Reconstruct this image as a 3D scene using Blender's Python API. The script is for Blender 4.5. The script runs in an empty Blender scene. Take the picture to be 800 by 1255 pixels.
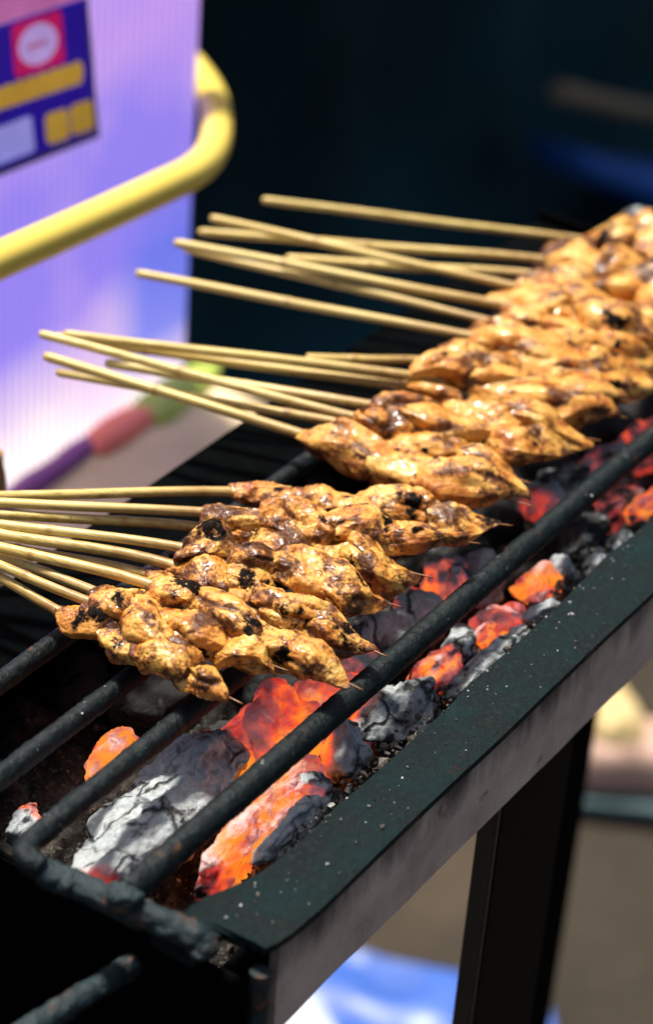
import bpy, bmesh, math, random
import numpy as np
from mathutils import Vector, Matrix

sc = bpy.context.scene
COL = sc.collection

# ------------------------------------------------------------------ camera
FPX = 3136.0                       # focal length in photograph pixels (800 x 1255)
CX, CY = 400.0, 627.5
RW = np.array([[0.5579, 0.4229, -0.7141],
               [-0.8271, 0.3538, -0.4367],
               [0.0680, 0.8343, 0.5471]])
CAM = np.array([-0.5985, -0.3641, 0.4813])
FOCUS = 0.805

def ray(px, py):
    d = np.array([px - CX, -(py - CY), -FPX])
    return RW @ (d / np.linalg.norm(d))
def at(px, py, z=0.0):             # point of the level plane z seen at a pixel of the photograph
    d = ray(px, py)
    return CAM + d * ((z - CAM[2]) / d[2])
def aty(px, py, y):                # the same on an upright plane parallel to the grill
    d = ray(px, py)
    return CAM + d * ((y - CAM[1]) / d[1])

cd = bpy.data.cameras.new("camera")
cam = bpy.data.objects.new("camera", cd)
COL.objects.link(cam)
u, s_, vt = np.linalg.svd(RW)
R_ = u @ vt
m4 = Matrix([list(R_[i]) + [CAM[i]] for i in range(3)] + [[0, 0, 0, 1]])
cam.matrix_world = m4
cd.sensor_fit = 'VERTICAL'
cd.sensor_height = 36.0
cd.lens = FPX / 1255.0 * 36.0
cd.clip_start = 0.02
cd.clip_end = 200.0
cd.dof.use_dof = True
cd.dof.focus_distance = FOCUS
cd.dof.aperture_fstop = cd.lens / 12.0
sc.camera = cam

# ------------------------------------------------------------------ light
SUN = Vector((0.12, 0.38, 0.915)).normalized()     # towards the sun
elev = math.asin(SUN.z)
azim = math.atan2(SUN.x, SUN.y)
w = bpy.data.worlds.new("World")
sc.world = w
w.use_nodes = True
nt = w.node_tree
nt.nodes.clear()
wo = nt.nodes.new("ShaderNodeOutputWorld")
bg = nt.nodes.new("ShaderNodeBackground")
sky = nt.nodes.new("ShaderNodeTexSky")
sky.sky_type = 'NISHITA'
sky.sun_disc = False
sky.dust_density = 5.0
sky.ozone_density = 0.4
sky.air_density = 0.8
sky.sun_elevation = elev
sky.sun_rotation = azim
bg.inputs["Strength"].default_value = 0.09
nt.links.new(sky.outputs[0], bg.inputs[0])
nt.links.new(bg.outputs[0], wo.inputs[0])
sd = bpy.data.lights.new("sun", 'SUN')
sd.energy = 4.7
sd.angle = math.radians(7.0)
sd.color = (1.0, 0.95, 0.86)
so = bpy.data.objects.new("sun", sd)
so.rotation_euler = SUN.to_track_quat('Z', 'Y').to_euler()
so.location = (0, 0, 3)
COL.objects.link(so)
sc.view_settings.view_transform = 'Standard'
sc.view_settings.look = 'None'
sc.view_settings.exposure = 0.55
sc.view_settings.gamma = 1.0
sc.cycles.max_bounces = 8
sc.cycles.use_denoising = True

# ------------------------------------------------------------------ noise
_rng = np.random.RandomState(7)
_PERM = np.concatenate([_rng.permutation(256)] * 3)
_G = _rng.normal(size=(256, 3))
_G /= np.linalg.norm(_G, axis=1)[:, None]
def perlin(P):
    P = np.asarray(P, float)
    i = np.floor(P).astype(int)
    f = P - i
    i &= 255
    t = f * f * f * (f * (f * 6 - 15) + 10)
    out = 0
    for dx in (0, 1):
        for dy in (0, 1):
            for dz in (0, 1):
                h = _PERM[_PERM[_PERM[(i[:, 0] + dx) & 255] + ((i[:, 1] + dy) & 255)] + ((i[:, 2] + dz) & 255)]
                g = _G[h]
                v = g[:, 0] * (f[:, 0] - dx) + g[:, 1] * (f[:, 1] - dy) + g[:, 2] * (f[:, 2] - dz)
                wx = t[:, 0] if dx else 1 - t[:, 0]
                wy = t[:, 1] if dy else 1 - t[:, 1]
                wz = t[:, 2] if dz else 1 - t[:, 2]
                out = out + v * wx * wy * wz
    return out * 1.6
def fbm(P, o=3):
    a, r = 1.0, 0
    for k in range(o):
        r = r + a * perlin(P * 2 ** k + 17.3 * k)
        a *= 0.5
    return r
def smooth(a, b, x):
    t = np.clip((x - a) / (b - a), 0, 1)
    return t * t * (3 - 2 * t)

# ------------------------------------------------------------------ object helpers
def tag(o, label=None, cat=None, group=None, kind=None):
    if label: o['label'] = label
    if cat: o['category'] = cat
    if group: o['group'] = group
    if kind: o['kind'] = kind
    return o
def empty(name, loc, rot=None):
    o = bpy.data.objects.new(name, None)
    o.empty_display_size = 0.01
    o.location = loc
    if rot is not None:
        o.rotation_mode = 'QUATERNION'
        o.rotation_quaternion = rot
    COL.objects.link(o)
    return o
def mesh(name, V, F, mat, parent=None, smooth_=True, attrs=None):
    me = bpy.data.meshes.new(name)
    me.from_pydata([tuple(v) for v in V], [], [tuple(f) for f in F])
    if smooth_:
        me.polygons.foreach_set("use_smooth", [True] * len(me.polygons))
    for k, a in (attrs or {}).items():
        at_ = me.attributes.new(k, 'FLOAT', 'POINT')
        at_.data.foreach_set("value", np.asarray(a, dtype=np.float32))
    me.materials.append(mat)
    if name not in ('meat_chunk', 'charcoal_lump', 'stick', 'weld_bead', 'bar', 'end_bar', 'ash_bed', 'cinders'):
        me.set_sharp_from_angle(angle=math.radians(38))
    me.update()
    o = bpy.data.objects.new(name, me)
    COL.objects.link(o)
    if parent is not None:
        o.parent = parent
    return o
_ico = {}
def ico(level):
    if level not in _ico:
        bm = bmesh.new()
        bmesh.ops.create_icosphere(bm, subdivisions=level, radius=1.0)
        bm.verts.ensure_lookup_table()
        _ico[level] = (np.array([v.co[:] for v in bm.verts]), [tuple(v.index for v in f.verts) for f in bm.faces])
        bm.free()
    return _ico[level]
def normals(V, F):
    F = np.array(F)
    a, b, c = V[F[:, 0]], V[F[:, 1]], V[F[:, 2]]
    n = np.cross(b - a, c - a)
    N = np.zeros_like(V)
    for k in range(3):
        np.add.at(N, F[:, k], n)
    return N / (np.linalg.norm(N, axis=1)[:, None] + 1e-12)
def tube(pts, radii, seg=16, cap=True):
    """a tube along a polyline"""
    pts = np.array(pts, float)
    n = len(pts)
    if np.isscalar(radii): radii = [radii] * n
    T = np.gradient(pts, axis=0)
    T /= np.linalg.norm(T, axis=1)[:, None]
    ref = np.array([0, 0, 1.0]) if abs(T[0][2]) < 0.9 else np.array([0, 1.0, 0])
    V, F = [], []
    U = np.cross(T[0], ref); U /= np.linalg.norm(U)
    for i in range(n):
        U = U - T[i] * (U @ T[i]); U /= np.linalg.norm(U)
        W = np.cross(T[i], U)
        for k in range(seg):
            a = 2 * math.pi * k / seg
            V.append(pts[i] + radii[i] * (math.cos(a) * U + math.sin(a) * W))
    for i in range(n - 1):
        for k in range(seg):
            k2 = (k + 1) % seg
            F.append((i * seg + k, i * seg + k2, (i + 1) * seg + k2, (i + 1) * seg + k))
    if cap:
        F.append(tuple(reversed(range(seg))))
        F.append(tuple((n - 1) * seg + k for k in range(seg)))
    return np.array(V), F
def bez(pts, n=40):
    """smooth curve through points (Catmull-Rom)"""
    P = [np.array(p, float) for p in pts]
    P = [2 * P[0] - P[1]] + P + [2 * P[-1] - P[-2]]
    out = []
    m = len(P) - 3
    for i in range(m):
        for t in np.linspace(0, 1, max(2, n // m), endpoint=(i == m - 1)):
            a, b, c, d = P[i:i + 4]
            out.append(0.5 * ((2 * b) + (c - a) * t + (2 * a - 5 * b + 4 * c - d) * t * t + (3 * b - a - 3 * c + d) * t ** 3))
    return np.array(out)
def box(lo, hi, bev=0.0015, cuts=0):
    bm = bmesh.new()
    bmesh.ops.create_cube(bm, size=1)
    lo, hi = np.array(lo), np.array(hi)
    for v in bm.verts:
        v.co = Vector((lo + hi) / 2 + np.array(v.co) * (hi - lo))
    if bev:
        bmesh.ops.bevel(bm, geom=list(bm.edges), offset=bev, segments=2, affect='EDGES')
    bm.verts.ensure_lookup_table()
    V = np.array([v.co[:] for v in bm.verts])
    F = [tuple(v.index for v in f.verts) for f in bm.faces]
    bm.free()
    return V, F
def join(*parts):
    V, F, o = [], [], 0
    for v, f in parts:
        V.append(np.asarray(v)); F += [tuple(i + o for i in q) for q in f]; o += len(v)
    return np.concatenate(V), F
def slab(outline, thick_vec):
    """a flat outline (list of 3-D points) given thickness"""
    n = len(outline)
    V = [np.array(p) for p in outline] + [np.array(p) + np.array(thick_vec) for p in outline]
    F = [tuple(range(n)), tuple(reversed(range(n, 2 * n)))]
    for i in range(n):
        j = (i + 1) % n
        F.append((i, i + n, j + n, j))
    return np.array(V), F

# ------------------------------------------------------------------ materials
def new_mat(name):
    m = bpy.data.materials.new(name)
    m.use_nodes = True
    t = m.node_tree
    return m, t, t.nodes["Principled BSDF"]
class NT:
    def __init__(s, t): s.t = t
    def n(s, typ, **kw):
        o = s.t.nodes.new(typ)
        for k, v in kw.items():
            if k.startswith("i_"): o.inputs[k[2:].replace("_", " ")].default_value = v
            else: setattr(o, k, v)
        return o
    def l(s, a, b): s.t.links.new(a, b)
    def coords(s, rnd=True):
        tc = s.n("ShaderNodeTexCoord")
        if not rnd: return tc.outputs["Object"]
        oi = s.n("ShaderNodeObjectInfo")
        mu = s.n("ShaderNodeVectorMath", operation='SCALE'); mu.inputs[0].default_value = (3.7, 9.1, 5.3)
        s.l(oi.outputs["Random"], mu.inputs["Scale"])
        ad = s.n("ShaderNodeVectorMath", operation='ADD')
        s.l(tc.outputs["Object"], ad.inputs[0]); s.l(mu.outputs[0], ad.inputs[1])
        return ad.outputs[0]
    def noise(s, co, scale, detail=4, rough=0.55, dist=0.0):
        o = s.n("ShaderNodeTexNoise"); s.l(co, o.inputs["Vector"])
        o.inputs["Scale"].default_value = scale; o.inputs["Detail"].default_value = detail
        o.inputs["Roughness"].default_value = rough; o.inputs["Distortion"].default_value = dist
        return o.outputs["Fac"]
    def ramp(s, fac, stops, mode='LINEAR'):
        o = s.n("ShaderNodeValToRGB"); e = o.color_ramp.elements
        o.color_ramp.interpolation = mode
        full = lambda c: (c, c, c, 1) if np.isscalar(c) else (*c, 1)
        e[1].position = stops[-1][0]; e[1].color = full(stops[-1][1])
        e[0].position = stops[0][0]; e[0].color = full(stops[0][1])
        for p, c in stops[1:-1]:
            q = e.new(p); q.color = full(c)
        s.l(fac, o.inputs[0])
        return o.outputs[0]
    def mix(s, fac, a, b, blend='MIX'):
        o = s.n("ShaderNodeMix", data_type='RGBA', blend_type=blend)
        for val, sock in ((fac, o.inputs[0]), (a, o.inputs[6]), (b, o.inputs[7])):
            if hasattr(val, "links"): s.l(val, sock)
            elif np.isscalar(val): sock.default_value = val
            else: sock.default_value = (*val, 1)
        return o.outputs[2]
    def math(s, op, a, b=None, c=None, clamp=False):
        o = s.n("ShaderNodeMath", operation=op); o.use_clamp = clamp
        for k, v in enumerate((a, b, c)):
            if v is None: continue
            if hasattr(v, "links"): s.l(v, o.inputs[k])
            else: o.inputs[k].default_value = v
        return o.outputs[0]
    def attr(s, name):
        o = s.n("ShaderNodeAttribute", attribute_name=name)
        return o.outputs["Fac"]
    def bump(s, h, dist, strength=1.0, prev=None):
        o = s.n("ShaderNodeBump"); o.inputs["Distance"].default_value = dist
        o.inputs["Strength"].default_value = strength
        s.l(h, o.inputs["Height"])
        if prev is not None: s.l(prev, o.inputs["Normal"])
        return o.outputs[0]

def mat_meat():
    m, t, P = new_mat("grilled_meat")
    N = NT(t); co = N.coords()
    big = N.noise(co, 85, 3, 0.5, 0.3)
    med = N.noise(co, 210, 5, 0.62, 0.5)
    fine = N.noise(co, 750, 4, 0.6)
    f = N.math('ADD', N.math('MULTIPLY', big, 0.62), N.math('MULTIPLY', med, 0.38))
    col = N.ramp(f, [(0.35, (0.71, 0.44, 0.125)), (0.46, (0.66, 0.345, 0.070)), (0.55, (0.55, 0.22, 0.034)), (0.64, (0.30, 0.075, 0.009))])
    sa = N.attr("sauce"); ch = N.attr("char")
    grit = N.noise(co, 560, 4, 0.7, 0.3)
    jit = N.math('ADD', N.math('MULTIPLY', N.math('SUBTRACT', med, 0.5), 0.75), N.math('MULTIPLY', N.math('SUBTRACT', grit, 0.5), 1.0))
    sraw = N.math('ADD', N.math('MAXIMUM', sa, N.math('MULTIPLY', ch, 0.9)), N.math('MULTIPLY', jit, 1.7), clamp=True)
    col = N.mix(N.ramp(sraw, [(0.36, 0.0), (0.60, 0.80)]), col, (0.235, 0.072, 0.012))
    col = N.mix(N.ramp(sraw, [(0.58, 0.0), (0.84, 0.9)]), col, (0.060, 0.018, 0.0045))
    cf = N.ramp(N.math('ADD', ch, N.math('MULTIPLY', jit, 1.5)), [(0.50, 0.0), (0.74, 1.0)])
    col = N.mix(cf, col, (0.006, 0.005, 0.0045))
    spots = N.ramp(N.noise(co, 640, 4, 0.7, 0.8), [(0.56, 0.0), (0.66, 0.9)])
    where = N.ramp(N.noise(co, 120, 3, 0.6), [(0.42, 0.0), (0.58, 1.0)])
    col = N.mix(N.math('MULTIPLY', spots, where), col, (0.070, 0.018, 0.004))
    N.l(col, P.inputs["Base Color"])
    rough = N.ramp(N.noise(co, 240, 3, 0.5), [(0.35, 0.12), (0.65, 0.32)])
    rough = N.math('ADD', rough, N.math('MULTIPLY', cf, 0.4))
    N.l(rough, P.inputs["Roughness"])
    inv = N.math('SUBTRACT', 1.0, cf)
    N.l(N.math('MULTIPLY_ADD', inv, 0.24, 0.04), P.inputs["Specular IOR Level"])
    P.inputs["Subsurface Weight"].default_value = 0.18
    P.inputs["Subsurface Radius"].default_value = (1.0, 0.35, 0.1)
    P.inputs["Subsurface Scale"].default_value = 0.0025
    N.l(N.math('MULTIPLY', inv, 0.24), P.inputs["Coat Weight"])
    P.inputs["Coat Roughness"].default_value = 0.12
    b = N.bump(med, 0.0010, 0.7)
    b = N.bump(grit, 0.0007, 0.7, b)
    b = N.bump(fine, 0.0004, 0.6, b)
    N.l(b, P.inputs["Normal"])
    return m
def mat_bamboo():
    m, t, P = new_mat("bamboo")
    N = NT(t)
    tc = N.n("ShaderNodeTexCoord")
    oi = N.n("ShaderNodeObjectInfo")
    mp = N.n("ShaderNodeMapping"); mp.inputs["Scale"].default_value = (12, 700, 700)
    N.l(tc.outputs["Object"], mp.inputs[0])
    ad = N.n("ShaderNodeVectorMath", operation='ADD'); N.l(mp.outputs[0], ad.inputs[0])
    cmb = N.n("ShaderNodeCombineXYZ"); N.l(N.math('MULTIPLY', oi.outputs["Random"], 50), cmb.inputs[0]); N.l(cmb.outputs[0], ad.inputs[1])
    st = N.noise(ad.outputs[0], 1.0, 4, 0.6)
    col = N.ramp(st, [(0.28, (0.36, 0.24, 0.06)), (0.45, (0.60, 0.46, 0.155)), (0.7, (0.76, 0.64, 0.29))])
    tint = N.ramp(oi.outputs["Random"], [(0.0, (1, 1, 1)), (0.5, (0.86, 0.80, 0.62)), (1.0, (1.0, 0.93, 0.78))])
    col = N.mix(1.0, col, tint, 'MULTIPLY')
    col = N.mix(N.ramp(N.attr("toast"), [(0.0, 0.0), (1.0, 1.0)]), col, (0.23, 0.085, 0.016))
    fl = N.ramp(N.noise(tc.outputs['Object'], 420, 3, 0.6), [(0.66, 0.0), (0.74, 0.8)])
    col = N.mix(fl, col, (0.16, 0.07, 0.02))
    N.l(col, P.inputs["Base Color"])
    P.inputs["Roughness"].default_value = 0.42
    N.l(N.bump(st, 0.0003, 0.5), P.inputs["Normal"])
    return m
def mat_steel(name, base, rough=0.55, grain=0.0006, speck=True, rust=0.0, gscale=500, spec=0.5):
    m, t, P = new_mat(name)
    N = NT(t); co = N.coords(False)
    a = N.noise(co, 40, 5, 0.6)
    b = N.noise(co, gscale, 5, 0.65)
    col = N.ramp(a, [(0.3, tuple(0.5 * c for c in base)), (0.7, tuple(1.5 * c for c in base))])
    col = N.mix(N.ramp(N.noise(co, 230, 6, 0.7), [(0.45, 0.0), (0.7, 0.7)]), col, tuple(2.6 * c for c in base))
    if rust:
        r = N.ramp(N.noise(co, 90, 5, 0.7, 0.3), [(0.62 - rust * 0.1, 0.0), (0.74 - rust * 0.1, 1.0)])
        col = N.mix(N.math('MULTIPLY', r, 0.8), col, (0.14, 0.055, 0.022))
    if speck:
        s = N.ramp(N.noise(co, 620, 2, 0.5), [(0.69, 0.0), (0.75, 1.0)])
        s = N.math('MULTIPLY', s, N.ramp(N.noise(co, 60, 3, 0.6), [(0.42, 0.0), (0.6, 0.8)]))
        col = N.mix(s, col, (0.20, 0.23, 0.22))
    N.l(col, P.inputs["Base Color"])
    P.inputs["Roughness"].default_value = rough
    P.inputs["Specular IOR Level"].default_value = spec
    N.l(N.bump(b, grain, 0.9, N.bump(a, grain * 1.2, 0.4)), P.inputs["Normal"])
    return m
def mat_lip():
    m, t, P = new_mat("greasy_black_plate")
    N = NT(t); co = N.coords(False)
    a = N.noise(co, 55, 6, 0.65, 0.6); b = N.noise(co, 420, 6, 0.75); g = N.noise(co, 1500, 3, 0.6)
    col = N.ramp(a, [(0.32, (0.0008, 0.0028, 0.0031)), (0.5, (0.0018, 0.0072, 0.0080)), (0.68, (0.0045, 0.0155, 0.017))])
    col = N.mix(N.ramp(b, [(0.50, 0.0), (0.72, 0.8)]), col, (0.0075, 0.0225, 0.0245))
    col = N.mix(N.ramp(b, [(0.30, 0.8), (0.42, 0.0)]), col, (0.001, 0.002, 0.002))
    col = N.mix(N.ramp(g, [(0.66, 0.0), (0.74, 0.5)]), col, (0.07, 0.085, 0.08))
    rs = N.ramp(N.noise(co, 120, 4, 0.6, 0.4), [(0.68, 0.0), (0.76, 0.6)])
    col = N.mix(rs, col, (0.05, 0.018, 0.008))
    N.l(col, P.inputs["Base Color"])
    N.l(N.ramp(a, [(0.35, 0.38), (0.6, 0.75)]), P.inputs["Roughness"])
    P.inputs["Specular IOR Level"].default_value = 0.12
    N.l(N.bump(g, 0.00025, 0.7, N.bump(b, 0.0007, 0.9, N.bump(a, 0.0012, 0.5))), P.inputs["Normal"])
    return m
def mat_greyface():
    m, t, P = new_mat("dusty_grey_paint")
    N = NT(t); co = N.coords(False)
    col = N.ramp(N.noise(co, 45, 6, 0.65), [(0.3, (0.37, 0.285, 0.235)), (0.55, (0.57, 0.45, 0.375)), (0.75, (0.70, 0.56, 0.46))])
    gr = N.noise(co, 1100, 3, 0.6)
    col = N.mix(N.ramp(gr, [(0.35, 0.0), (0.7, 0.35)]), col, (0.22, 0.19, 0.18))
    # soot that has run down from under the lip
    sp = N.n("ShaderNodeSeparateXYZ"); N.l(co, sp.inputs[0])
    mp = N.n("ShaderNodeMapping"); mp.inputs["Scale"].default_value = (70, 70, 14); N.l(co, mp.inputs[0])
    run = N.noise(mp.outputs[0], 1.0, 5, 0.65)
    h = N.n("ShaderNodeMapRange"); h.inputs[1].default_value = -0.042; h.inputs[2].default_value = -0.012
    N.l(sp.outputs[2], h.inputs[0])
    sf = N.ramp(N.math('MULTIPLY', run, N.math('POWER', h.outputs[0], 0.8)), [(0.22, 0.0), (0.46, 0.9)])
    col = N.mix(sf, col, (0.018, 0.020, 0.022))
    rs = N.ramp(N.noise(co, 60, 4, 0.6, 0.5), [(0.66, 0.0), (0.74, 0.7)])
    col = N.mix(rs, col, (0.075, 0.022, 0.020))
    N.l(col, P.inputs["Base Color"])
    P.inputs["Roughness"].default_value = 0.7
    N.l(N.bump(gr, 0.0004, 0.7), P.inputs["Normal"])
    return m
def mat_coal():
    """charcoal: black where it is raw, pale ash where it has burnt, glowing where it is hot"""
    m, t, P = new_mat("burning_charcoal")
    N = NT(t); co = N.coords()
    wob = N.n("ShaderNodeTexNoise"); wob.inputs["Scale"].default_value = 120; wob.inputs["Detail"].default_value = 3
    N.l(co, wob.inputs["Vector"])
    sc_ = N.n("ShaderNodeVectorMath", operation='SCALE'); sc_.inputs["Scale"].default_value = 0.010
    N.l(wob.outputs["Color"], sc_.inputs[0])
    ad = N.n("ShaderNodeVectorMath", operation='ADD'); N.l(co, ad.inputs[0]); N.l(sc_.outputs[0], ad.inputs[1])
    vo = N.n("ShaderNodeTexVoronoi", feature='DISTANCE_TO_EDGE'); vo.inputs["Scale"].default_value = 62
    N.l(ad.outputs[0], vo.inputs["Vector"])
    crack = N.ramp(vo.outputs["Distance"], [(0.0, 1.0), (0.035, 0.55), (0.07, 0.0)])
    crack = N.math('MULTIPLY', crack, N.ramp(N.noise(co, 45, 2), [(0.42, 0.0), (0.55, 1.0)]))
    n1 = N.noise(co, 110, 6, 0.65)
    n2 = N.noise(co, 520, 5, 0.65)
    ash = N.attr("ash"); heat = N.attr("glow")
    af = N.ramp(N.math('ADD', ash, N.math('MULTIPLY', N.math('SUBTRACT', n1, 0.5), 1.5)), [(0.22, 0.0), (0.62, 1.0)])
    ashc = N.ramp(n2, [(0.3, (0.24, 0.265, 0.275)), (0.5, (0.36, 0.40, 0.41)), (0.68, (0.48, 0.51, 0.51))])
    ashc = N.mix(N.ramp(n1, [(0.45, 0.0), (0.68, 0.3)]), ashc, (0.26, 0.215, 0.195))
    col = N.mix(af, N.ramp(n1, [(0.3, (0.006, 0.006, 0.007)), (0.7, (0.03, 0.03, 0.03))]), ashc)
    col = N.mix(crack, col, (0.004, 0.004, 0.004))
    hf = N.math('ADD', heat, N.math('MULTIPLY', N.math('SUBTRACT', n1, 0.5), N.math('MULTIPLY', heat, 1.7)), clamp=True)
    # a veil of ash lies in patches over the glowing faces and dulls them to pink
    veil = N.ramp(N.noise(co, 150, 7, 0.72, 0.5), [(0.40, 0.0), (0.64, 1.0)])
    veil = N.math('ADD', N.math('MULTIPLY', veil, N.ramp(heat, [(0.35, 0.8), (1.0, 0.15)])), N.math('MULTIPLY', N.attr('flake'), N.math('MULTIPLY_ADD', veil, 0.8, 0.30)), clamp=True)
    emc = N.ramp(hf, [(0.10, (0, 0, 0)), (0.28, (0.16, 0.006, 0.005)), (0.48, (0.68, 0.040, 0.018)), (0.70, (1.0, 0.125, 0.010)), (0.95, (1.0, 0.27, 0.018))])
    emc = N.mix(N.math('MULTIPLY', veil, 0.85), emc, N.mix(hf, (0, 0, 0), (0.36, 0.060, 0.055)))
    fk = N.ramp(N.noise(co, 420, 4, 0.6), [(0.58, 0.0), (0.68, 1.0)])
    emc = N.mix(N.math('MULTIPLY', fk, 0.55), emc, (0.10, 0.02, 0.015))
    emc = N.mix(N.ramp(hf, [(0.05, 1.0), (0.15, 0.0)]), emc, (0, 0, 0))
    N.l(emc, P.inputs["Emission Color"])
    P.inputs["Emission Strength"].default_value = 0.80
    col = N.mix(N.ramp(hf, [(0.3, 0.0), (0.7, 0.75)]), col, (0.07, 0.025, 0.015))
    col = N.mix(N.math('MULTIPLY', veil, N.ramp(heat, [(0.1, 0.0), (0.4, 1.0)])), col, (0.42, 0.34, 0.33))
    N.l(col, P.inputs["Base Color"])
    P.inputs["Roughness"].default_value = 0.85
    b = N.bump(N.math('SUBTRACT', 1.0, crack), 0.0018, 0.9)
    b = N.bump(n1, 0.002, 0.7, b)
    b = N.bump(n2, 0.0008, 0.9, b)
    N.l(b, P.inputs["Normal"])
    return m
def mat_ash():
    m, t, P = new_mat("ash")
    N = NT(t); co = N.coords(False)
    n1 = N.noise(co, 70, 6, 0.65); n2 = N.noise(co, 500, 5, 0.7)
    col = N.ramp(n1, [(0.38, (0.006, 0.006, 0.006)), (0.52, (0.025, 0.022, 0.018)), (0.66, (0.12, 0.105, 0.085))])
    col = N.mix(N.ramp(n2, [(0.55, 0.0), (0.72, 0.8)]), col, (0.30, 0.28, 0.24))
    N.l(col, P.inputs["Base Color"])
    P.inputs["Roughness"].default_value = 0.95
    N.l(N.bump(n2, 0.0012, 1.0, N.bump(n1, 0.004, 0.8)), P.inputs["Normal"])
    return m
def mat_cinder():
    m, t, P = new_mat("cinder_crumbs")
    N = NT(t); co = N.coords(False)
    c = N.ramp(N.attr("pale"), [(0.0, (0.010, 0.010, 0.010)), (0.5, (0.15, 0.13, 0.105)), (1.0, (0.58, 0.58, 0.55))])
    c = N.mix(N.ramp(N.noise(co, 900, 3), [(0.4, 0.0), (0.65, 0.6)]), c, (0.08, 0.07, 0.06))
    N.l(c, P.inputs["Base Color"]); P.inputs["Roughness"].default_value = 0.95
    return m
def mat_plain(name, col, rough=0.5, var=0.25, scale=12, bump=0.0, spec=0.5, trans=0.0):
    m, t, P = new_mat(name)
    N = NT(t); co = N.coords(False)
    n = N.noise(co, scale, 5, 0.6)
    c = N.ramp(n, [(0.25, tuple(x * (1 - var) for x in col)), (0.75, tuple(min(1, x * (1 + var)) for x in col))])
    N.l(c, P.inputs["Base Color"])
    P.inputs["Roughness"].default_value = rough
    P.inputs["Specular IOR Level"].default_value = spec
    if bump: N.l(N.bump(n, bump, 0.8), P.inputs["Normal"])
    return m
def mat_panel():
    """corrugated plastic sheet printed from violet to white"""
    m, t, P = new_mat("corrugated_plastic")
    N = NT(t); co = N.coords(False)
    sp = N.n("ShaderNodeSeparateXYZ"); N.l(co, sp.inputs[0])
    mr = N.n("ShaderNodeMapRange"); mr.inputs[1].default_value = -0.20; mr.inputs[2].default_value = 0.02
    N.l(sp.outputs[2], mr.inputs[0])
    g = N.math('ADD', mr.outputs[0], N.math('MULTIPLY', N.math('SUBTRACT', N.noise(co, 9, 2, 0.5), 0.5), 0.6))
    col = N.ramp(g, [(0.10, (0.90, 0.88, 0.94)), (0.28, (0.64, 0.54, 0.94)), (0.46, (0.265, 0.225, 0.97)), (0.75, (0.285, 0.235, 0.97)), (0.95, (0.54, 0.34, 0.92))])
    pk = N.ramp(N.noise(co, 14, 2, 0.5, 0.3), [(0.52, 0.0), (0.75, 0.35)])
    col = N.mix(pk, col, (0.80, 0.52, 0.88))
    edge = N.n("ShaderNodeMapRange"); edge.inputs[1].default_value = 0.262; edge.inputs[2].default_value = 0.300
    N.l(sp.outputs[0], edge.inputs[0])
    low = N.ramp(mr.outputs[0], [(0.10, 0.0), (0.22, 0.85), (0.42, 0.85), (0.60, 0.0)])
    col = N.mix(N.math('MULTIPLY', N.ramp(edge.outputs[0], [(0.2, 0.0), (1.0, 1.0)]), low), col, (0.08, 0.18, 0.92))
    wv = N.math('SINE', N.math('MULTIPLY', sp.outputs[0], 2 * math.pi / 0.0054))
    col = N.mix(N.math('MULTIPLY_ADD', wv, 0.36, 0.36), col, (0.25, 0.18, 0.6))
    N.l(col, P.inputs["Base Color"])
    P.inputs["Roughness"].default_value = 0.35
    bn = N.bump(wv, 0.0006, 0.5)
    N.l(bn, P.inputs["Normal"])
    tr = N.n("ShaderNodeBsdfTranslucent"); N.l(col, tr.inputs[0]); N.l(bn, tr.inputs["Normal"])
    mx = N.n("ShaderNodeMixShader"); mx.inputs[0].default_value = 0.86
    N.l(P.outputs[0], mx.inputs[1]); N.l(tr.outputs[0], mx.inputs[2])
    N.l(mx.outputs[0], t.nodes["Material Output"].inputs["Surface"])
    return m
def mat_film(name, col):
    """thin printed film that lets the light from behind through"""
    m, t, P = new_mat(name)
    N = NT(t); co = N.coords(False)
    c = N.ramp(N.noise(co, 40, 3), [(0.3, tuple(0.85 * x for x in col)), (0.7, tuple(min(1, 1.1 * x) for x in col))])
    N.l(c, P.inputs["Base Color"]); P.inputs["Roughness"].default_value = 0.5
    tr = N.n("ShaderNodeBsdfTranslucent"); N.l(c, tr.inputs[0])
    mx = N.n("ShaderNodeMixShader"); mx.inputs[0].default_value = 0.7
    N.l(P.outputs[0], mx.inputs[1]); N.l(tr.outputs[0], mx.inputs[2])
    N.l(mx.outputs[0], t.nodes["Material Output"].inputs["Surface"])
    return m
def mat_ground():
    m, t, P = new_mat("trodden_earth")
    N = NT(t); co = N.coords(False)
    n1 = N.noise(co, 3.2, 6, 0.6); n2 = N.noise(co, 60, 6, 0.7)
    col = N.ramp(n1, [(0.3, (0.020, 0.015, 0.009)), (0.5, (0.036, 0.027, 0.016)), (0.7, (0.072, 0.050, 0.031))])
    col = N.mix(N.ramp(n2, [(0.55, 0.0), (0.75, 0.5)]), col, (0.07, 0.055, 0.04))
    N.l(col, P.inputs["Base Color"])
    P.inputs["Roughness"].default_value = 0.95
    N.l(N.bump(n2, 0.006, 0.8), P.inputs["Normal"])
    return m

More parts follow.
